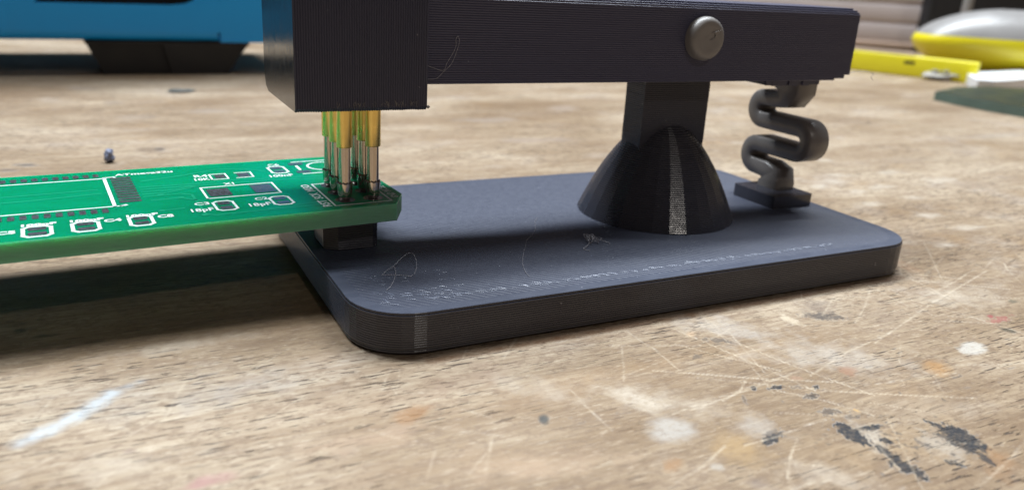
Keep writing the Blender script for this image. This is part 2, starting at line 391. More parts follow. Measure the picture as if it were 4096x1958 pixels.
for k, (x0, y0, x1, y1, w_, a_, rg) in enumerate(((945, 880, 1135, 1005, 26, .95, .35), (1075, 915, 1195, 903, 13, .92, .40), (1140, 995, 1310, 1095, 17, .85, .75), (1200, 1065, 1440, 1168, 20, .85, .85), (1175, 958, 1250, 995, 13, .85, .6),
        (1400, 866, 1510, 915, 8, .92, .40), (1470, 895, 1745, 1020, 33, .96, .30), (1480, 945, 1700, 1050, 15, .70, .8), (1680, 1035, 1775, 1105, 15, .75, .4), (1515, 1078, 1620, 1108, 9, .85, .6), (575, 990, 690, 940, 20, .88, .55), (560, 945, 680, 930, 14, .5, .9),
        (515, 705, 553, 703, 11, .95, .35), (605, 708, 695, 694, 9, .95, .30), (835, 703, 880, 706, 10, .80, .6), (790, 755, 870, 742, 13, .65, .8), (880, 830, 975, 828, 16, .60, .85), (1005, 852, 1080, 856, 10, .60, .8), (1290, 1010, 1450, 1005, 5, .60, .8), (1340, 965, 1450, 1010, 6, .6, .8), (1240, 930, 1300, 945, 6, .5, .8),
        (760, 330, 1000, 350, 11, .55, .85), (700, 700, 790, 705, 6, .5, .8), (1550, 655, 1600, 640, 5, .4, .6), (470, 740, 500, 790, 7, .5, .7), (270, 455, 430, 470, 9, .55, .9), (215, 545, 270, 545, 12, .5, .8))):
    a = C8(x0, y0); b = C8(x1, y1); psmear(*a, *b, w_ * 1.02, INK if a_ > .62 else (0.065, 0.054, 0.048), min(1, a_ * 1.12), .22 + rg * .75, .14, 10 + k, 4.5)
rq = random.Random(77)
for k in range(60):
    a = C8(rq.gauss(1180, 210), rq.gauss(960, 90)); psmear(*a, a[0] + rq.uniform(6, 30), a[1] + rq.uniform(-3, 14), rq.uniform(3, 6), INK, rq.uniform(.4, .8), .5, .5, 300 + k)
for k in range(90):
    u, v = rq.uniform(1700, 4096), rq.uniform(1150, 1958); psmear(u, v, u + rq.uniform(10, 42), v - rq.uniform(2, 10), rq.uniform(2.5, 5), BRN, rq.uniform(.35, .75), .5, .5, 400 + k)
pblob(*C8(1020, 617), 48, 24, 5, (0.270, 0.140, 0.085), .62, .45, .55, 22); pblob(*C8(1470, 600), 72, 46, 15, (0.350, 0.180, 0.055), .58, .40, .75, 23, 1.2); pblob(*C8(1660, 505), 72, 30, 3, WHT, .88, .25, .35, 24)
psmear(*C8(1730, 335), *C8(1770, 340), 8, (0.27, 0.03, 0.045), .7, .6, .5, 25); psmear(*C8(1740, 360), *C8(1865, 345), 14, (0.27, 0.04, 0.05), .55, .9, .5, 96); psmear(*C8(1800, 405), *C8(1890, 425), 10, (0.05, 0.045, 0.03), .8, .7, .5, 26)
pblob(*C8(1870, 262), 26, 14, 0, (0.085, 0.075, 0.05), .7, .6, .6, 27); psmear(*C8(1860, 82), *C8(1922, 88), 7, BRN, .6, .6, .6, 97)
pblob(*C8(870, 290), 110, 38, 5, (0.160, 0.120, 0.095), .62, .6, .7, 28); psmear(*C8(790, 325), *C8(1000, 345), 17, (0.075, 0.062, 0.055), .7, .85, .5, 29, 3.5); pblob(*C8(1200, 340), 100, 40, 6, (0.185, 0.130, 0.090), .58, .5, .75, 30)
psmear(*C8(640, 320), *C8(790, 385), 12, (0.50, 0.42, 0.31), .75, .7, .5, 31); pblob(*C8(210, 430), 28, 14, 5, (0.46, 0.31, 0.19), .6, .5, .6, 32); pblob(*C8(1060, 820), 22, 8, 25, (0.45, 0.26, 0.07), .7, .4, .5, 33); pblob(*C8(760, 655), 32, 12, 0, (0.32, 0.19, 0.13), .5, .5, .6, 34)
pblob(*C8(340, 1110), 40, 20, 10, (0.38, 0.35, 0.31), .6, .4, .5, 35); pblob(*C8(560, 1200), 90, 26, 12, (0.18, 0.14, 0.12), .5, .6, .7, 36)
pblob(830, 1925, 150, 30, -16, (0.330, 0.170, 0.165), .62, .5, .8, 37, 1.0); pblob(510, 1803, 42, 14, -6, (0.19, 0.13, 0.11), .6, .4, .8, 38); psmear(750, 1517, 870, 1490, 5, (0.10, 0.08, 0.065), .75, .5, .5, 39)
psmear(40, 1325, 130, 1318, 12, (0.06, 0.045, 0.03), .8, .5, .6, 41); psmear(120, 1352, 250, 1330, 10, (0.06, 0.045, 0.03), .7, .5, .6, 42)
# behind the board and at the right, far and soft
for k, (u, v, du, dv, c_, a_) in enumerate(((590, 598, 55, 11, (0.17, 0.12, 0.08), .75), (640, 596, 22, 7, (0.07, 0.05, 0.04), .7), (95, 659, 50, 4, (0.09, 0.07, 0.055), .8), (40, 680, 50, 5, (0.11, 0.08, 0.06), .7), (450, 411, 45, 6, (0.22, 0.17, 0.13), .6), (330, 354, 60, 7, (0.24, 0.19, 0.15), .5),
        (840, 445, 110, 8, (0.26, 0.21, 0.17), .5), (1950, 480, 130, 9, (0.27, 0.22, 0.18), .5), (2150, 560, 150, 9, (0.28, 0.22, 0.18), .45), (3560, 455, 30, 26, (0.22, 0.165, 0.125), .45), (3750, 430, 90, 10, (0.24, 0.18, 0.13), .5), (3860, 550, 90, 8, (0.25, 0.19, 0.14), .5), (3640, 640, 120, 9, (0.25, 0.19, 0.14), .45), (3900, 740, 120, 12, (0.25, 0.19, 0.14), .45), (3520, 905, 60, 10, (0.24, 0.17, 0.12), .45), (2250, 430, 60, 8, (0.27, 0.21, 0.17), .45), (2400, 620, 80, 8, (0.28, 0.22, 0.17), .4))):
    pblob(u, v, du * 1.15, dv * 1.3, 0, c_, min(1, a_ * 1.25), .4, .5, 120 + k, .4)
for k, (u, v, du) in enumerate(((3330, 725, 55), (3420, 765, 50), (3280, 745, 40), (3520, 745, 65), (3650, 790, 55), (3350, 700, 45), (3560, 690, 60), (3480, 815, 60), (3760, 720, 70), (3300, 640, 50), (3720, 860, 60), (3880, 910, 70), (3790, 980, 60))):
    pblob(u, v, du, du * .20, 2, (0.47, 0.415, 0.345), .50, .6, .6, 150 + k, 1.0)
# pale blue brush stroke
pb = [onz(u, v, BZ) for u, v in ((90, 1765), (200, 1715), (300, 1665), (390, 1610), (450, 1570), (560, 1525))]
for (w_, c_, a_) in ((0.85, BLU, .55), (0.40, (0.47, 0.51, 0.55), .5)): stroke([(p.x, p.y) for p in pb[:5]], w_, c_, a_, 3, 0.35)
stroke([(p.x, p.y) for p in pb[4:]], .5, BLU, .45, 9, .5)
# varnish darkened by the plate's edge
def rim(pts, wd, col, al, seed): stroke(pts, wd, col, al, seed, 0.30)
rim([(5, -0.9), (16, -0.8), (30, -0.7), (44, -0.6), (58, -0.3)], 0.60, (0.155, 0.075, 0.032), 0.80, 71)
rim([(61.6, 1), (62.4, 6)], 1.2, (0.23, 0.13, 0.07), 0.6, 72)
# scratches
sr = random.Random(5)
def scr(x, y, ang, ln, wd, al, col=(0.54, 0.455, 0.345), bend=0.12, seed=0):
    P = []; a = rad(ang)
    for k in range(6): P.append((x, y)); x += math.cos(a) * ln / 5; y += math.sin(a) * ln / 5; a += sr.gauss(0, bend * 0.4)
    stroke(P, wd, col, al, seed, 0.55, -0.015)
for k in range(105):
    x = sr.uniform(16, 78); y = sr.uniform(-32, 6) - 0.10 * (x - 40)
    scr(x, y, sr.choice((-28, -32, -20, 45, 52, 38, 12, 75, 5)) + sr.gauss(0, 7), sr.uniform(2.5, 15), sr.uniform(0.07, 0.12), sr.uniform(0.22, 0.46), seed=k)
for k in range(40):
    scr(sr.uniform(-30, 20), sr.uniform(-16, 4), sr.choice((-30, 40, 10, 60)) + sr.gauss(0, 10), sr.uniform(1.5, 6), sr.uniform(0.09, 0.14), sr.uniform(0.20, 0.40), seed=400 + k)
for u0, v0, u1, v1 in ((2640, 1290, 3260, 1560), (2860, 1330, 3500, 1580), (2700, 1375, 3120, 1480), (3480, 1160, 3420, 1290), (3340, 1180, 3290, 1260), (2980, 1520, 2890, 1600), (3950, 1080, 3500, 1370), (3620, 1190, 4090, 1330),
                       (2500, 1320, 2720, 1480), (3200, 1480, 2760, 1640), (3110, 1560, 3500, 1660), (2610, 1480, 3440, 1530), (3300, 1560, 3900, 1590), (3190, 1750, 3150, 1910), (2700, 1930, 2900, 1780), (3650, 1120, 4090, 1160), (3560, 1330, 3240, 1500)):
    a = onz(u0, v0, BZ); b = onz(u1, v1, BZ); m_ = (a + b) / 2
    stroke([(a.x, a.y), (m_.x + sr.gauss(0, .2), m_.y + sr.gauss(0, .2)), (b.x, b.y)], 0.11, (0.53, 0.445, 0.335), 0.55, int(u0), 0.50, -0.02)
# relief: gentle unevenness everywhere, dug pores near the camera
Zr += (0.05 * (fbm(X * 0.25, Y * 1.6, 3, 3) - 0.75)).astype(np.float32)
Zr = np.minimum(Zr, 0) + np.float32(BZ)
ny, nx = X.shape
me = bpy.data.meshes.new('bench_top')
co = np.stack([X.ravel() * S, Y.ravel() * S, Zr.ravel() * S], 1).astype(np.float32)
idx = np.arange(nx * ny).reshape(ny, nx)
quads = np.stack([idx[:-1, :-1], idx[:-1, 1:], idx[1:, 1:], idx[1:, :-1]], -1).reshape(-1, 4)
# skirt: the slab's own thickness
ring = np.concatenate([idx[0, :], idx[1:, -1], idx[-1, -2::-1], idx[-2:0:-1, 0]]); nr = len(ring)
low = co[ring].copy(); low[:, 2] = -0.030
base_i = len(co); co = np.concatenate([co, low])
ri = np.arange(nr); rj = (ri + 1) % nr
side = np.stack([ring[ri], base_i + ri, base_i + rj, ring[rj]], -1)
Q = np.concatenate([quads, side])
me.vertices.add(len(co)); me.vertices.foreach_set('co', co.ravel())
me.loops.add(len(Q) * 4); me.loops.foreach_set('vertex_index', Q.ravel().astype(np.int32))
me.polygons.add(len(Q)); me.polygons.foreach_set('loop_start', np.arange(0, len(Q) * 4, 4, dtype=np.int32))
me.materials.append(M['wood']); me.materials.append(M['wood_side'])
mi = np.zeros(len(Q), np.int32); mi[len(quads):] = 1; me.polygons.foreach_set('material_index', mi)
me.update(calc_edges=True); me.validate()
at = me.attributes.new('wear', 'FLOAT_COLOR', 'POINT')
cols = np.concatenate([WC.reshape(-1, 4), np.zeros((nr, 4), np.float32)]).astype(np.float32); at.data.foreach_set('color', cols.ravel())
sm = np.ones(len(Q), bool); sm[len(quads):] = False; me.polygons.foreach_set('use_smooth', sm)
bench = link(bpy.data.objects.new('bench_top', me)); bench['kind'] = 'structure'

# ================================================================== THE PRINTED JIG
T = 3.25; PL, PW = 61.07, 35.9; CY = 17.95
jig = thing('programming_jig', 'dark grey printed pin jig with lever arm standing on the worn wooden bench', 'jig', (PL / 2, CY, 0))
plate_out = rrect(0, PL, 0, PW, 5.0, 8)
mb = stack(lambda z: inset(plate_out, 0.10 if z > T - 0.12 else (0.75 if z < -0.02 else (0.10 if z < 0.2 else 0.0))), BZ, T, 0.197, 0.038, 0.004, top_inset=(1.15, 1, 2), seed=3)
base = mb.build('base_plate', [M['pla'], M['pla_rim'], M['pla_top']], jig)
# torn, whitened infill ends just inside the plate's front edge, and loose nicks
mk = MB(); rr = random.Random(21)
def mark(x, y, ang, ln, wd, ht):
    a = rad(ang); P = []
    for k in range(5):
        t = k / 4; P.append((x + math.cos(a) * ln * t, y + math.sin(a) * ln * t, T + 0.01 + ht * math.sin(math.pi * t)))
        a += 0.04
    mk.add(*tube(P, wd, 4))
x = 6.5
while x < 50:
    st = 1.0 if 14 < x < 46 else 0.6
    for q in range(rr.choice((1, 2, 2, 3))):
        mark(x + .24 * q + rr.uniform(-.06, .06), 2.15 + .10 * q + rr.uniform(-.12, .12), 134 + rr.gauss(0, 4), rr.uniform(.35, 1.0), rr.uniform(.014, .034), rr.uniform(.01, .05))
    x += rr.uniform(0.92, 1.08)
for k in range(34):
    mark(rr.uniform(2.5, 9), rr.uniform(1.8, 4.5), 150 + rr.gauss(0, 22), rr.uniform(.3, 1.1), rr.uniform(.015, .03), rr.uniform(.01, .05))
for k in range(26):
    mark(rr.uniform(3, 10), rr.uniform(4, 8.5), 140 + rr.gauss(0, 15), rr.uniform(.2, .7), rr.uniform(.010, .02), .02)
for k in range(70):
    mark(rr.uniform(8, 58), rr.uniform(1.2, 33), rr.uniform(0, 360), rr.uniform(.06, .22), rr.uniform(.014, .03), .02)
mk.build('torn_infill_marks', M['whitened'], base, kind='stuff')

# pedestal under the board
ped_out = [(2.35, 15.35), (5.55, 15.35), (6.1, 15.8), (6.1, 20.1), (5.5, 20.7), (2.3, 20.7), (1.25, 19.8), (1.25, 16.4)]
stack(lambda z: ped_out, T, 6.34, 0.2, 0.034, 0.005, seed=4).build('pedestal', M['pla'], jig)

# post with its flared foot
PX = 39.05
prof = [(8.70, 0), (8.34, .85), (7.92, 1.8), (7.40, 2.9), (6.80, 4.1), (6.05, 5.4), (5.22, 6.65), (4.30, 7.85), (3.25, 9.0), (1.95, 9.85), (0.9, 10.2)]
def rz(h):
    for (r0, z0), (r1, z1) in zip(prof[:-1], prof[1:]):
        if z0 <= h <= z1: return r0 + (r1 - r0) * (h - z0) / (z1 - z0)
    return prof[-1][0]
CPH = (-116.0 / 12.0) % 1.0
circ = [(math.cos(2 * math.pi * (i + CPH) / 30), math.sin(2 * math.pi * (i + CPH) / 30)) for i in range(30)]
stack(lambda z: [(PX + c * rz(z - T), CY + s * rz(z - T)) for c, s in circ], T, T + 10.2, 0.2, 0.036, 0.003, seed=5).build('flared_foot', M['pla'], jig)
post_out = [(34.8, 16.25), (43.3, 16.25), (43.3, 19.65), (34.8, 19.65)]
stack(lambda z: post_out, T + 0.2, 24.5, 0.2, 0.042, 0.005, seed=6).build('post', M['pla'], jig)

# lever arm
AY0, AY1, AZ0 = 13.5, 22.4, 18.24
def arm_out(z):
    xe = 58.7 if z < AZ0 + 0.2 else (60.2 if z < AZ0 + 0.6 else 61.0)
    d = 0.0 if z < 25.45 else (0.10 if z < 25.65 else (0.28 if z < 25.85 else 0.62))
    return [(9.0, AY0 + d), (xe - d, AY0 + d), (xe - d, AY1 - d), (9.0, AY1 - d)]
arm = stack(arm_out, AZ0, 26.04, 0.2, 0.060, 0.007, seed=7).build('lever_arm', M['pla_x'], jig)
mb = MB(); rr = random.Random(3)
mb.box(49.2, 57.4, 14.4, 21.6, AZ0 - 0.55, AZ0 - 0.01)
for k in range(7): x0 = 49.2 + rr.uniform(0, 6.6); mb.box(x0, x0 + rr.uniform(.5, 1.5), 14.28 - .01 * k, 14.5, AZ0 - rr.uniform(.56, .68), AZ0 - 0.02)
mb.build('support_residue', M['pla_x'], arm)
# head block, printed on its side: layers run along x
HX0, HX1 = -1.85, 9.15
hy0, hy1, hz0, hz1 = 11.75, 24.3, 16.35, 37.0
head_out = [(hy0 + 0.25, hz0), (hy1 - 1.6, hz0 + 0.05), (hy1 - 0.55, hz0 + 0.45), (hy1 - 0.05, hz0 + 1.5), (hy1, hz1), (hy0, hz1), (hy0, hz0 + 0.30)]
head = stack(lambda x: head_out, HX0, HX1, 0.2, 0.055, 0.007, f=lambda u, v, w_: (w_, u, v), seed=8, capm=1).build('head_block', [M['pla_z'], M['pla_bed']], jig)
mb = MB(); rr = random.Random(9)
for k in range(40):
    x0 = rr.uniform(1.2, 8.6); P = [(x0 + rr.gauss(0, .03) + .06 * j * rr.choice((-1, 1)), hy0 - 0.01, hz0 + rr.uniform(.35, .9) * 0.6 + .18 * j) for j in range(3)]
    mb.add(*tube(P, rr.uniform(.014, .028), 4))
mb.add(*tube([(9.05, hy0 + .15, hz0 + .28), (9.28, hy0 + .12, hz0 + .24), (9.42, hy0 + .12, hz0 + .26)], 0.16, 6))
mb.build('ragged_edge', M['strand'] if False else M['pla_grey'], head, kind='stuff')

# pivot pin with a rounded, slightly melted head
pz, pxc = 22.55, 39.05
V, F = lathe([(2.05, -1.4), (2.14, -0.6), (2.14, 0.55), (2.05, 0.85), (1.86, 1.07), (1.62, 1.16), (1.2, 1.13), (0.7, 1.10), (0.25, 1.09)], 0, 0, 40)
V = [(pxc + a, AY0 - h, pz + b) for a, b, h in V]
pin = mesh('pivot_pin', V, F, M['pla_grey'], jig, smooth=40)
mb = MB()
mb.add(*tube([(pxc + .2, AY0 - 1.13, pz + .62), (pxc + .55, AY0 - 1.15, pz + .68), (pxc + .95, AY0 - 1.16, pz + .80), (pxc + 1.35, AY0 - 1.14, pz + .95)], .09, 5))
mb.add(*tube([(pxc + .55, AY0 - 1.15, pz + .66), (pxc + .72, AY0 - 1.15, pz + .40), (pxc + .60, AY0 - 1.15, pz + .12), (pxc + .1, AY0 - 1.13, pz - .1)], .09, 5))
mb.add(*tube([(pxc - .5, AY0 - 1.12, pz + .05), (pxc - .42, AY0 - 1.12, pz + .12)], .07, 5))
mb.build('melted_blob', M['pla_grey'], pin)

# S spring: ribbon folded in the y-z plane, 3 mm wide along x
SX0, SX1 = 56.0, 59.1
bl = MB(); bl.prism(rrect(53.5, 59.6, 14.4, 21.3, 0.25, 2), T - 0.02, T + 1.45, XYZ)
def arc(cy, cz, r, a0, a1, n=10): return [(cy + r * math.cos(rad(a0 + (a1 - a0) * i / n)), cz + r * math.sin(rad(a0 + (a1 - a0) * i / n))) for i in range(n + 1)]
path = [(18.6, 4.4), (18.5, 5.4)] + [(18.6, 6.3), (19.4, 6.75)] + arc(21.5, 8.2, 1.38, -95, 90) + arc(15.2, 11.05, 1.48, 270, 90, 12) + arc(21.4, 13.85, 1.36, -90, 95) + [(19.2, 15.25), (18.2, 15.6), (17.9, 16.4), (17.9, 18.4)]
th = [1.65, 1.65, 1.5, 1.0] + [0.94] * (len(path) - 8) + [0.95, 1.4, 1.95, 2.0]
lft = []; rgt = []
for i, p in enumerate(path):
    a = Vector(path[max(0, i - 1)]); b = Vector(path[min(len(path) - 1, i + 1)]); t = (b - a).normalized(); n_ = Vector((-t.y, t.x)); p = Vector(p)
    lft.append(p + n_ * th[i]); rgt.append(p - n_ * th[i])
V = []; F = []; bev = 0.22
for i in range(len(path)):
    l, r = lft[i], rgt[i]; c = (l + r) / 2; li = l + (c - l).normalized() * bev; r2 = r + (c - r).normalized() * bev
    for (x_, q) in ((SX0, li), (SX0 + bev, l), (SX1 - bev, l), (SX1, li), (SX1, r2), (SX1 - bev, r), (SX0 + bev, r), (SX0, r2)): V.append((x_, q.x, q.y))
for i in range(len(path) - 1):
    for j in range(8): F.append((i * 8 + j, i * 8 + (j + 1) % 8, (i + 1) * 8 + (j + 1) % 8, (i + 1) * 8 + j))
F += [tuple(range(8))[::-1], tuple(range((len(path) - 1) * 8, len(path) * 8))]
spr = mesh('spring', V, F, M['pla_spring'], jig, smooth=50)
bl.build('spring_foot', M['pla'], spr, smooth=30)

# six spring-loaded contact pins
zt = 7.97
def pogo(i, j):
    cx, cy = 3.03 + 2.54 * i, 15.43 + 2.54 * j
    V, F = lathe([(.50, 12.70), (.64, 12.68), (.68, 12.76), (.68, 17.5)], cx, cy, 28); b_ = mesh('pogo_pin', V, F, M['gold'], jig, smooth=40)
    V, F = lathe([(.52, 9.3), (.52, 12.9)], cx, cy, 24); mesh('plunger', V, F, M['nickel'], b_, smooth=40)
    rq = random.Random(i * 7 + j)
    def md(k, q, r, z):
        if k in (6, 7): return (r + (.03 if q % 2 else -.02), z + (.09 if q % 3 == 0 else 0))
        return r, z
    V, F = lathe([(.20, zt), (.40, zt + .02), (.53, zt + .14), (.61, zt + .45), (.66, zt + .85), (.68, zt + 1.35), (.69, zt + 1.50), (.62, zt + 1.58), (.50, zt + 1.60)], cx, cy, 27, mod=md)
    mesh('contact_tip', V, F, M['nickel'], b_, smooth=35)
for j in range(3):
    for i in range(2): pogo(i, j)

# ================================================================== THE CIRCUIT BOARD
BO = (4.3, 17.97, 6.35)
pcb = thing('circuit_board', 'bare green circuit board lying on the jig pedestal under the gold contact pins', 'circuit board', BO, rad(3.8))
bh = 1.60
brd = [(-62, -4.95), (2.45, -4.95), (4.08, -2.15), (4.02, 11.5), (2.3, 14.1), (-62, 14.1)]
mb = MB(); n = len(brd)
top = [(x, y, bh) for x, y in inset(brd, 0.03)]; up = [(x, y, bh - 0.04) for x, y in brd]; dn = [(x, y, 0.0) for x, y in brd]
mb.add(dn + up, [tuple(range(n))[::-1]] + [(i, (i + 1) % n, n + (i + 1) % n, n + i) for i in range(n)], 0)
mb.add(up + top, [(i, (i + 1) % n, n + (i + 1) % n, n + i) for i in range(n)] + [tuple(range(n, 2 * n))], 1)
body = mb.build('board', [M['fr4'], M['mask']], pcb, local=True)
ZS = bh + 0.012
def pad(x0, x1, y0, y1, name='solder_pad', m='tin'):
    b = MB(); r = min(0.12, abs(x1 - x0) * .3); b.prism(rrect(x0, x1, y0, y1, r, 2), bh + .001, bh + 0.03, XYZ); b.build(name, M[m], body, local=True)
def ribbon(pts, w_, closed=False):
    b = MB(); pts = [Vector(p) for p in pts]
    seg = list(zip(pts[:-1], pts[1:])) + ([(pts[-1], pts[0])] if closed else [])
    for k, (p, q) in enumerate(seg):
        d = (q - p).normalized(); nn = Vector((-d.y, d.x)) * w_ / 2; e = d * w_ * 0.5; dz = 0.0006 * (k % 3)
        P = [p - e - nn, q + e - nn, q + e + nn, p - e + nn]; b.prism([tuple(v) for v in P], bh + .002, ZS + dz, XYZ)
    return b
def silk(pts, w_=0.16, closed=False, name='silkscreen_line', m='silk'): ribbon(pts, w_, closed).build(name, M[m], body, local=True)
FC = {}
def text(s, x, y, size, rot=0.0, bold=0.02, width=None):
    cu = bpy.data.curves.new('silkscreen_text', 'FONT'); cu.body = s; cu.size = 1.0; cu.extrude = 0.0; cu.resolution_u = 2; cu.offset = bold
    o = bpy.data.objects.new('tmp_text', cu); COL.objects.link(o); bpy.context.view_layer.update()
    dg = bpy.context.evaluated_depsgraph_get(); tm = bpy.data.meshes.new_from_object(o.evaluated_get(dg))
    bpy.data.objects.remove(o); P = [v.co.copy() for v in tm.vertices]
    wx = max(p.x for p in P) - min(p.x for p in P); x0 = min(p.x for p in P); hh = max(p.y for p in P) - min(p.y for p in P); y0 = min(p.y for p in P)
    sy = size / hh if s[0] != '1' or 'p' not in s else size / 0.70
    sx = (width / wx) if width else sy
    c, q = math.cos(rot), math.sin(rot)
    for v in tm.vertices:
        a = (v.co.x - x0) * sx; b = (v.co.y - (y0 if not (s[0] == '1' and 'p' in s) else 0)) * sy
        v.co = Vector(((x + a * c - b * q) * S, (y + a * q + b * c) * S, (ZS + .001) * S))
    tm.materials.append(M['silk']); ob = bpy.data.objects.new('silkscreen_text', tm); link(ob, body); return ob
# microcontroller footprint
for k in range(14): pad(-20.0 - .807 * k - .23, -20.0 - .807 * k + .23, 11.75, 12.85)
for k in range(14): pad(-20.2 - .807 * k - .23, -20.2 - .807 * k + .23, 0.05, 1.2)
for k in range(11): pad(-18.95, -17.25, 2.62 + .80 * k, 2.62 + .80 * k + .52)
silk([(-32, 11.15), (-19.3, 11.15)], .2); silk([(-19.4, 11.3), (-19.4, 1.75)], .28); silk([(-32, 1.72), (-18.8, 1.72)], .2)
silk([(-18.85, 1.72), (-18.62, 1.85)], .34); silk([(-19.4, 11.45), (-18.6, 11.5), (-18.5, 11.25)], .2)
text('ATmega32u', -18.45, 11.65, .85, width=5.0, bold=.03)
# small parts
def two_pad_cap(x0, x1, y0, y1, thick=.2):
    ym = (y0 + y1) / 2; c = .35
    silk([(x0, ym + .14), (x0, y1 - c), (x0 + c, y1), (x1 - c, y1), (x1, y1 - c), (x1, ym + .14)], thick)
    silk([(x0, ym - .14), (x0, y0 + c), (x0 + c, y0), (x1 - c, y0), (x1, y0 + c), (x1, ym - .14)], thick)
    pad(x0 + .3, x1 - .3, ym + .25, y1 - .3); pad(x0 + .3, x1 - .3, y0 + .3, ym - .25)
two_pad_cap(-12.1, -10.5, -2.25, .52); two_pad_cap(-7.4, -5.78, -2.15, .47); two_pad_cap(-4.8, -3.25, 8.5, 11.25)
two_pad_cap(-25.9, -24.1, -4.4, -1.9, .26); two_pad_cap(-22.7, -20.95, -4.3, -1.85, .26); two_pad_cap(-18.8, -17.2, -4.2, -1.7, .26)
for xx in (-26.0, -22.8, -18.9): text('100nF', xx, -1.75, .62, width=2.3, bold=.05)
text('C5', -27.6, -3.2, .75, width=1.25, bold=.04); text('C4', -20.55, -2.5, .75, width=1.25, bold=.04); text('C8', -16.75, -2.7, .80, width=1.2, bold=.04)
text('C3', -13.55, -.15, .80, width=1.2); text('18pF', -14.1, -1.95, .85, width=1.75); text('C2', -8.6, -.15, .80, width=1.1); text('18pF', -9.45, -1.85, .85, width=1.8)
text('C6', -4.5, 11.55, .80, width=1.1); text('100nF', -5.4, 7.15, .85, width=2.2)
text('R4', -11.95, 9.15, .85, width=1.2); text('10K', -12.1, 7.9, .85, width=1.35)
silk([(-10.6, 7.9), (-9.15, 7.9), (-9.1, 9.88), (-10.55, 9.88)], .15, True); pad(-10.2, -9.3, 8.25, 9.5)
silk([(-8.2, 9.85), (-6.75, 9.85), (-6.85, 7.95), (-8.35, 7.95)], .15); pad(-8.15, -7.05, 8.2, 9.5)
silk([(-12.2, 1.65), (-5.95, 1.65), (-5.85, 5.3), (-12.15, 5.3)], .18, True); pad(-11.85, -10.0, 2.15, 4.55); pad(-8.0, -6.2, 2.15, 4.85)
text('X1', -10.0, 5.7, .70, width=.9)
# push-button footprint
silk([(-1.9, 12.55), (3.3, 12.7)], .2); silk([(-2.1, 7.6), (2.6, 7.7)], .2); silk([(-1.9, 10.9), (-1.95, 9.35)], .26)
silk([(.75 + 1.65 * math.cos(rad(a)), 10.2 + 1.65 * math.sin(rad(a))) for a in range(0, 360, 15)], .2, True)
pad(-2.45, -1.05, 11.3, 12.1); pad(-2.55, -1.15, 8.0, 8.8)
# programming header
silk([(-2.8, -3.98), (2.35, -3.98), (2.55, 3.45), (-2.6, 3.45)], .16, True)
text('RST', -3.05, -3.95, .8, rad(90), width=2.0); text('SCK', -3.0, -1.45, .8, rad(90), width=2.0); text('MISO', -2.95, 1.1, .8, rad(90), width=2.4)
text('GND', 3.45, -3.2, .7, rad(90), width=1.7); text('MOSI', 3.5, -1.15, .7, rad(90), width=2.0); text('VCC', 3.55, 1.3, .7, rad(90), width=1.7)
ca, sa = math.cos(rad(-3.8)), math.sin(rad(-3.8))
for j in range(3):
    for i in range(2):
        dx, dy = 3.03 + 2.54 * i - BO[0], 15.43 + 2.54 * j - BO[1]; lx, ly = dx * ca - dy * sa, dx * sa + dy * ca
        V, F = lathe([(.88, bh + .001), (.88, bh + .015), (.3, bh + .016)], lx, ly, 20); mesh('solder_pad', V, F, M['tin'], body, local=True)
# copper tracks under the mask
tr = random.Random(4)
TRK = [[(-17, 7.2), (-12.8, 7.0), (-9, 7.2), (-5.6, 6.9), (-2.6, 6.7), (2, 5.6)], [(-17, 6.4), (-13, 6.3), (-6, 6.2), (-3, 5.9), (2, 4.6)], [(-17, 5.6), (-14.2, 5.5), (-12.9, 6.2)],
       [(-17, 4.8), (-15, 4.7), (-12.4, 6.0)], [(-17, 4.0), (-14.0, 4.0), (-13.2, 3.4), (-13.2, -2.8), (-12.5, -3.3), (-2, -3.0)], [(-16.6, 9.2), (-12.6, 10.4), (-9.4, 11.9), (-7, 11.2), (-5.2, 9.6), (-2.9, 9.9), (-.9, 9.3)],
       [(-30, 5.3), (-25, 5.5), (-20, 6.1)], [(-28, 7.2), (-20.2, 7.4)], [(-16.2, -.7), (-14.4, -.5)], [(-30, -3.4), (-27.9, -3.5)], [(-16.6, 2.6), (-14.2, 2.7), (-12.6, 1.0)], [(-8.3, -2.9), (-3.4, -2.2), (-3.1, -.4)]]
for t in TRK:
    b = MB(); pts = [Vector(p) for p in t]
    for p, q in zip(pts[:-1], pts[1:]):
        d = (q - p).normalized(); nn = Vector((-d.y, d.x)) * .11; P = [p - nn, q - nn, q + nn, p + nn]; b.prism([tuple(v) for v in P], bh + .001, bh + .007, XYZ)
    b.build('copper_track', M['trace'], body, local=True)
for x, y in ((-12.85, 6.2), (-14.2, 2.7), (-15.6, 4.1), (-16.2, -.7), (-13.3, -3.0)):
    V, F = lathe([(.28, bh + .001), (.28, bh + .02), (.1, bh + .022)], x, y, 12); mesh('via', V, F, M['trace'], body, local=True)

# ================================================================== LOOSE STRANDS AND CRUMBS ON THE JIG
def strand(name, P, r, label, extra=()):
    mb = MB(); mb.add(*tube(spline(P, 7), r, 5))
    for E_ in extra: mb.add(*tube(spline(E_, 7), r, 5))
    mb.build(name, M['strand'], label=label, cat='plastic strand', group='stray printing strands', origin=Vector(P[0]))
z0 = T + .06
strand('plastic_strand', [(4.18, 8.39, z0), (4.78, 9.0, z0 + .1), (5.64, 9.6, z0 + .25), (6.8, 10.9, z0 + .4), (7.75, 11.6, z0 + .45), (7.9, 10.7, z0 + .4), (7.5, 9.2, z0 + .2), (6.87, 7.94, z0), (6.14, 7.15, z0)], .026,
       'looped pale plastic strand lying near the rounded corner of the base plate', [[(5.56, 9.5, z0 + .2), (5.5, 8.98, z0 + .1), (5.16, 7.92, z0), (4.16, 5.96, z0), (3.46, 5.1, z0)], [(4.1, 8.4, z0), (5.2, 7.9, z0 + .05), (6.4, 7.3, z0)]])
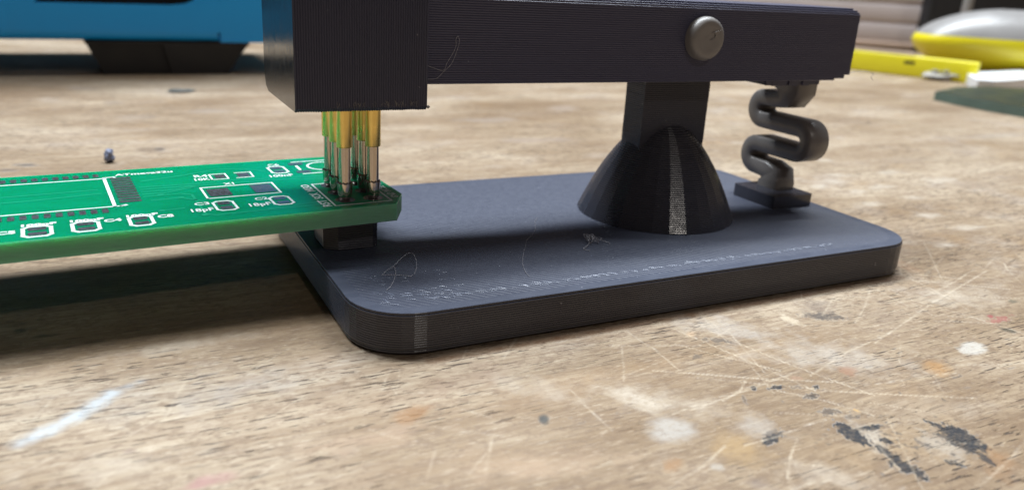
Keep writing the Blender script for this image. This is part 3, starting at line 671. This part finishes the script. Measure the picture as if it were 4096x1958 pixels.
strand('plastic_strand', [(24.8, 19.2, z0), (23.76, 17.95, z0), (22.85, 16.07, z0), (21.63, 14.38, z0), (20.16, 12.87, z0), (19.2, 11.29, z0), (17.86, 9.21, z0), (16.65, 6.92, z0), (16.03, 5.22, z0), (15.84, 4.06, z0)], .022,
       'long thin pale hair strand running across the middle of the base plate')
rr = random.Random(12); P = [(26.1 + .75 * math.cos(t * 1.3) * (0.5 + rr.random() * .6), 10.6 + .85 * math.sin(t * 1.7) * (0.5 + rr.random() * .6), z0 + .32 + .3 * math.sin(t * 2.3)) for t in range(26)]
strand('plastic_strand', P, .035, 'small tangled ball of plastic strand lying in front of the flared post foot',
       [[(25.5, 10.0, z0 + .1), (24.8, 9.3, z0 + .1), (24.2, 8.9, z0), (24.5, 8.2, z0)], [(26.8, 10.4, z0 + .2), (27.6, 9.8, z0), (27.4, 9.3, z0)]])
ya = 13.40
strand('plastic_strand', [(9.6, ya, 18.70), (10.56, ya, 18.75), (11.14, ya, 19.25), (11.91, ya, 19.97), (12.32, ya, 20.88), (12.59, ya, 21.78), (12.47, ya, 22.31), (12.28, ya, 22.04), (12.3, ya, 21.5), (12.03, ya, 20.88), (11.51, ya, 20.06), (11.13, ya, 19.43), (9.6, ya, 19.88)], .028,
       'wispy plastic strand clinging to the arm face beside the head block')
strand('plastic_strand', [(60.6, 13.6, 18.9), (61.6, 13.2, 19.25), (62.8, 12.8, 19.35), (63.8, 12.6, 19.0), (63.4, 12.6, 18.75), (63.9, 12.6, 18.35)], .03, 'short curled plastic strand sticking out from the end of the arm')

def lump(name, c, r, m, label, cat, seed=1, amp=.35, sub=3):
    bm = bmesh.new(); bmesh.ops.create_icosphere(bm, subdivisions=sub, radius=1)
    V = []; F = [tuple(v.index for v in f.verts) for f in bm.faces]
    for v in bm.verts:
        d = 1 + amp * mnoise.noise(v.co * 1.7 + Vector((seed * 3.1, 0, 0))) * 1.6
        V.append((c[0] + v.co.x * r[0] * d, c[1] + v.co.y * r[1] * d, max(c[2], c[2] + r[2] * (1 + v.co.z * d) * .9)))
    bm.free(); return mesh(name, V, F, m, smooth=60, origin=Vector(c), label=label, cat=cat)
p = onz(438, 640, 0); lump('plastic_crumb', (p.x, p.y, 0), (0.68, 0.8, 1.0), M['crumb'], 'blue grey plastic crumb on the bench behind the green board', 'crumb', 2)
p = onz(725, 360, 0); lump('dark_chip', (p.x, p.y, 0), (2.7, 2.2, .25), M['chip'], 'flat dark flake on the bench in front of the black rubber foot', 'flake', 3)

# ================================================================== BACKGROUND: blue case on rubber feet
bx = thing('blue_case', 'bright blue metal case standing on black rubber feet behind the circuit board', 'case', (13.5, 160.4, 0), rad(3.0))
FR = lambda u, v, w_: (u, w_, v)
mb = MB()
def pr(P): mb.prism(P, 1.4, 0.0, FR)
pr([(-1.2, 7.7), (21, 7.7), (21, 78), (4.5, 78), (4.5, 46), (-5.2, 20), (-5.9, 18.5), (-7.0, 17.3), (-8.8, 16.5), (-12, 16.15), (-40, 15.95), (-40, 10.0), (-1.2, 10.0)])
pr([(-160, 10.0), (-40.0, 10.0), (-40.0, 15.95), (-160, 15.8)])
pr([(-160, 15.8), (-40, 15.95), (-38.5, 17), (-38, 34), (-110, 36), (-110, 78), (-160, 78)]); pr([(-110, 62), (4.5, 62), (4.5, 78), (-110, 78)])
fp = mb.build('front_panel', M['blue'], bx, local=True, smooth=30)
# folded lower lip: curves back under the panel
lip = [(0.0, 10.0), (.05, 9.3), (.35, 8.6), (.95, 8.1), (1.8, 7.9), (1.8, 8.4), (1.2, 8.6), (.8, 9.2), (.6, 10.0)]
V = [(x_, a, b) for x_ in (-160, -1.75) for a, b in lip]; n = len(lip)
F = [(i, (i + 1) % n, n + (i + 1) % n, n + i)[::-1] for i in range(n)] + [tuple(range(n)), tuple(range(n, 2 * n))[::-1]]
mesh('folded_lip', V, F, M['blue'], bx, local=True, smooth=50)
mb = MB(); mb.box(-159, 20, 1.45, 48, 8.0, 9.2); mb.box(-160, -158.8, 1.45, 48, 9.2, 77); mb.box(19.8, 21, 1.45, 48, 9.2, 77); mb.box(-158.8, 19.8, 47, 48, 9.2, 77); mb.box(-160, 21, 1.45, 48, 77, 78)
mb.build('shell', M['blue'], bx, local=True)
mb = MB(); mb.box(-120, 12, 6, 40, 9.3, 70); mb.build('interior', M['dark'], bx, local=True)
def foot(xr):
    mb = MB(); s = -1
    def blk(tx0, tx1, bx0, bx1, y0, y1, zt_):
        mb.add([(bx0, y0, 0), (bx1, y0, 0), (bx1, y1, 0), (bx0, y1, 0), (tx0, y0 - .3, zt_), (tx1, y0 - .3, zt_), (tx1, y1, zt_), (tx0, y1, zt_)],
               [(0, 3, 2, 1), (4, 5, 6, 7), (0, 1, 5, 4), (1, 2, 6, 5), (2, 3, 7, 6), (3, 0, 4, 7)])
    blk(xr - 14.3, xr + 5.2, xr - 12.8, xr, 0.4, 16, 7.0); blk(xr - 30.6, xr - 14.0, xr - 27.5, xr - 12.6, 1.4, 15, 7.02)
    mb.box(xr - 30.8, xr + 5.6, 0.2, 16.5, 7.03, 7.66)
    mb.build('rubber_foot', M['black'], bx, local=True)
foot(0); foot(-95)

# yellow rule bar lying on its edge
A = onz(3419, 278, 0); B = onz(3687, 309.5, 0); d = (B - A).normalized()
rule = thing('yellow_rule', 'yellow rule bar lying on its edge on the bench behind the arm end', 'rule', (A.x, A.y, 0), math.atan2(d.y, d.x))
mb = MB(); mb.prism(rrect(0, 3.0, 0, 7.3, .5, 3), -70, 41.2, lambda u, v, w_: (w_, u, v)); body_r = mb.build('bar', M['yellow_rule'], rule, local=True, smooth=40)
mb = MB(); mb.box(17.0, 20.6, -.06, .2, 4.4, 5.5); mb.build('black_mark', M['black'], rule, local=True)
mb = MB(); mb.prism(rrect(.4, 2.6, 7.3, 8.4, .3, 2), -70, 20, lambda u, v, w_: (w_, u, v)); mb.build('top_strip', M['tan'], rule, local=True, smooth=40)

# slatted crate far behind
p = atd(3430, 165, 430); q = atd(3655, 190, 424); dd = Vector((q.x - p.x, q.y - p.y, 0)).normalized(); R_ = q + dd * 1.0
crate = thing('slatted_crate', 'pale grey crate of horizontal slats standing far behind the arm end', 'crate', (R_.x, R_.y, 0), math.atan2(dd.y, dd.x))
zz = 4.6
for k in range(6):
    mb = MB(); mb.prism(rrect(0, 9, zz, zz + 8.6, .8, 3), -150, 0, lambda u, v, w_: (w_, u, v)); mb.build('slat', M['crate'], crate, local=True, smooth=40); zz += 9.9
mb = MB(); mb.box(-149, -1, .9, 60, .1, 62); mb.build('crate_body', M['crate'], crate, local=True)
mb = MB(); mb.prism(rrect(-1.2, 9, 1.2, 4.2, .6, 3), -150, -1.5, lambda u, v, w_: (w_, u, v)); mb.build('bottom_ledge', M['tan'], crate, local=True, smooth=40)

# black box and pale rod
q = atd(3690, 140, 415); hd = Vector((math.cos(rad(-27.76)), math.sin(rad(-27.76)), 0))
bb = thing('black_box', 'tall black box standing far behind the grey and yellow pod', 'box', (q.x, q.y, 0), rad(-27.76))
mb = MB(); mb.prism(rrect(0, 130, 0, 60, 2, 3), 0, 75, XYZ); mb.build('box_body', M['black'], bb, local=True, smooth=40)
mb = MB(); mb.prism(rrect(-1, 131, -1, 61, 2, 3), 75.02, 82, XYZ); mb.build('box_lid', M['black'], bb, local=True, smooth=40)
q = atd(3860, 70, 385)
rod = thing('pale_rod', 'thin pale upright rod in front of the black box', 'rod', (q.x, q.y, 0))
V, F = lathe([(2.1, 1.2), (2.3, 3), (2.3, 58), (1.8, 60)], 0, 0, 16); mesh('stem', V, F, M['grey_cover'], rod, local=True, smooth=40)
V, F = lathe([(7, 0), (7, 1.0), (5, 1.4), (2.0, 1.6)], 0, 0, 20); mesh('foot_disc', V, F, M['grey_cover'], rod, local=True, smooth=40)

# grey and yellow pod (hand tool body)
q = atd(4038, 150, 318)
pod = thing('grey_yellow_pod', 'rounded hand tool with grey upper shell and yellow lower shell on the bench', 'hand tool', (q.x, q.y, 0), rad(-27.76))
def podpart(name, m, z_lo, z_hi):
    nu, nv = 48, 14; V = []; F = []
    for j in range(nv + 1):
        z = z_lo + (z_hi - z_lo) * j / nv; t = (z - 11.8) / (13.4 if z > 11.8 else 13.5); k = max(0.0, 1 - abs(t) ** 1.75) ** 0.55
        for i in range(nu):
            a = 2 * math.pi * i / nu; c, s_ = math.cos(a), math.sin(a)
            V.append((37.0 * k * math.copysign(abs(c) ** .95, c), 17 * k * math.copysign(abs(s_) ** .8, s_), z))
    for j in range(nv): F += [(j * nu + i, j * nu + (i + 1) % nu, (j + 1) * nu + (i + 1) % nu, (j + 1) * nu + i) for i in range(nu)]
    F += [tuple(range(nu))[::-1], tuple(range(nv * nu, (nv + 1) * nu))]
    mesh(name, V, F, m, pod, local=True, smooth=50)
podpart('lower_shell', M['yellow'], 0.0, 14.2); podpart('upper_shell', M['grey_cover'], 14.25, 24.9)

# white sheet, grey rag, dark green board at the right edge
def sheet(name, px, z, th_, mats, label, cat, curl=0.0):
    P = [onz(u, v, z) for u, v in px]; c = sum(P, Vector()) / len(P); n = len(P)
    V = [(p.x, p.y, z - th_) for p in P] + [(p.x, p.y, z) for p in P]
    ar = sum(P[i].x * P[(i + 1) % n].y - P[(i + 1) % n].x * P[i].y for i in range(n))
    F = [tuple(range(n))[::-1], tuple(range(n, 2 * n))] + [(i, (i + 1) % n, n + (i + 1) % n, n + i) for i in range(n)]
    if ar < 0: F = [f[::-1] for f in F]
    fm = [0, 1] + [0] * n if len(mats) > 1 else None
    return mesh(name, V, F, mats, fm=fm, origin=Vector((c.x, c.y, z - th_)), label=label, cat=cat)
sheet('white_sheet', [(3866, 286), (3885, 303), (3915, 316), (3980, 320), (4050, 317), (4120, 310), (4260, 296), (4260, 270), (4120, 276), (3990, 283), (3920, 285)], 3.4, 3.38, [M['white']], 'curved white plastic tray lying at the foot of the grey yellow tool', 'tray')
sheet('green_offcut_board', [(3742, 362), (3830, 381), (3960, 405), (4120, 431), (4300, 460), (4300, 376), (4120, 353), (3960, 341), (3830, 343)], 2.4, 2.38, [M['boardedge'], M['boardgreen']], 'dark green circuit board with pale edge at the bench side, below the white tray', 'circuit board')
p = onz(3785, 316, 0); lump('grey_rag', (p.x, p.y, 0), (7.5, 5.5, 2.3), M['rag'], 'crumpled grey scrap lying against the yellow rule bar', 'scrap', 5, .55, 4)

# everything that stands on the bench (not the jig, the board on it, or its strands) comes down to the bench surface
for o in bpy.data.objects:
    if o.parent is None and o.type in ('MESH', 'EMPTY') and o.name.split('.')[0] not in ('bench_top', 'programming_jig', 'circuit_board', 'plastic_strand'):
        o.location.z += BZ * S
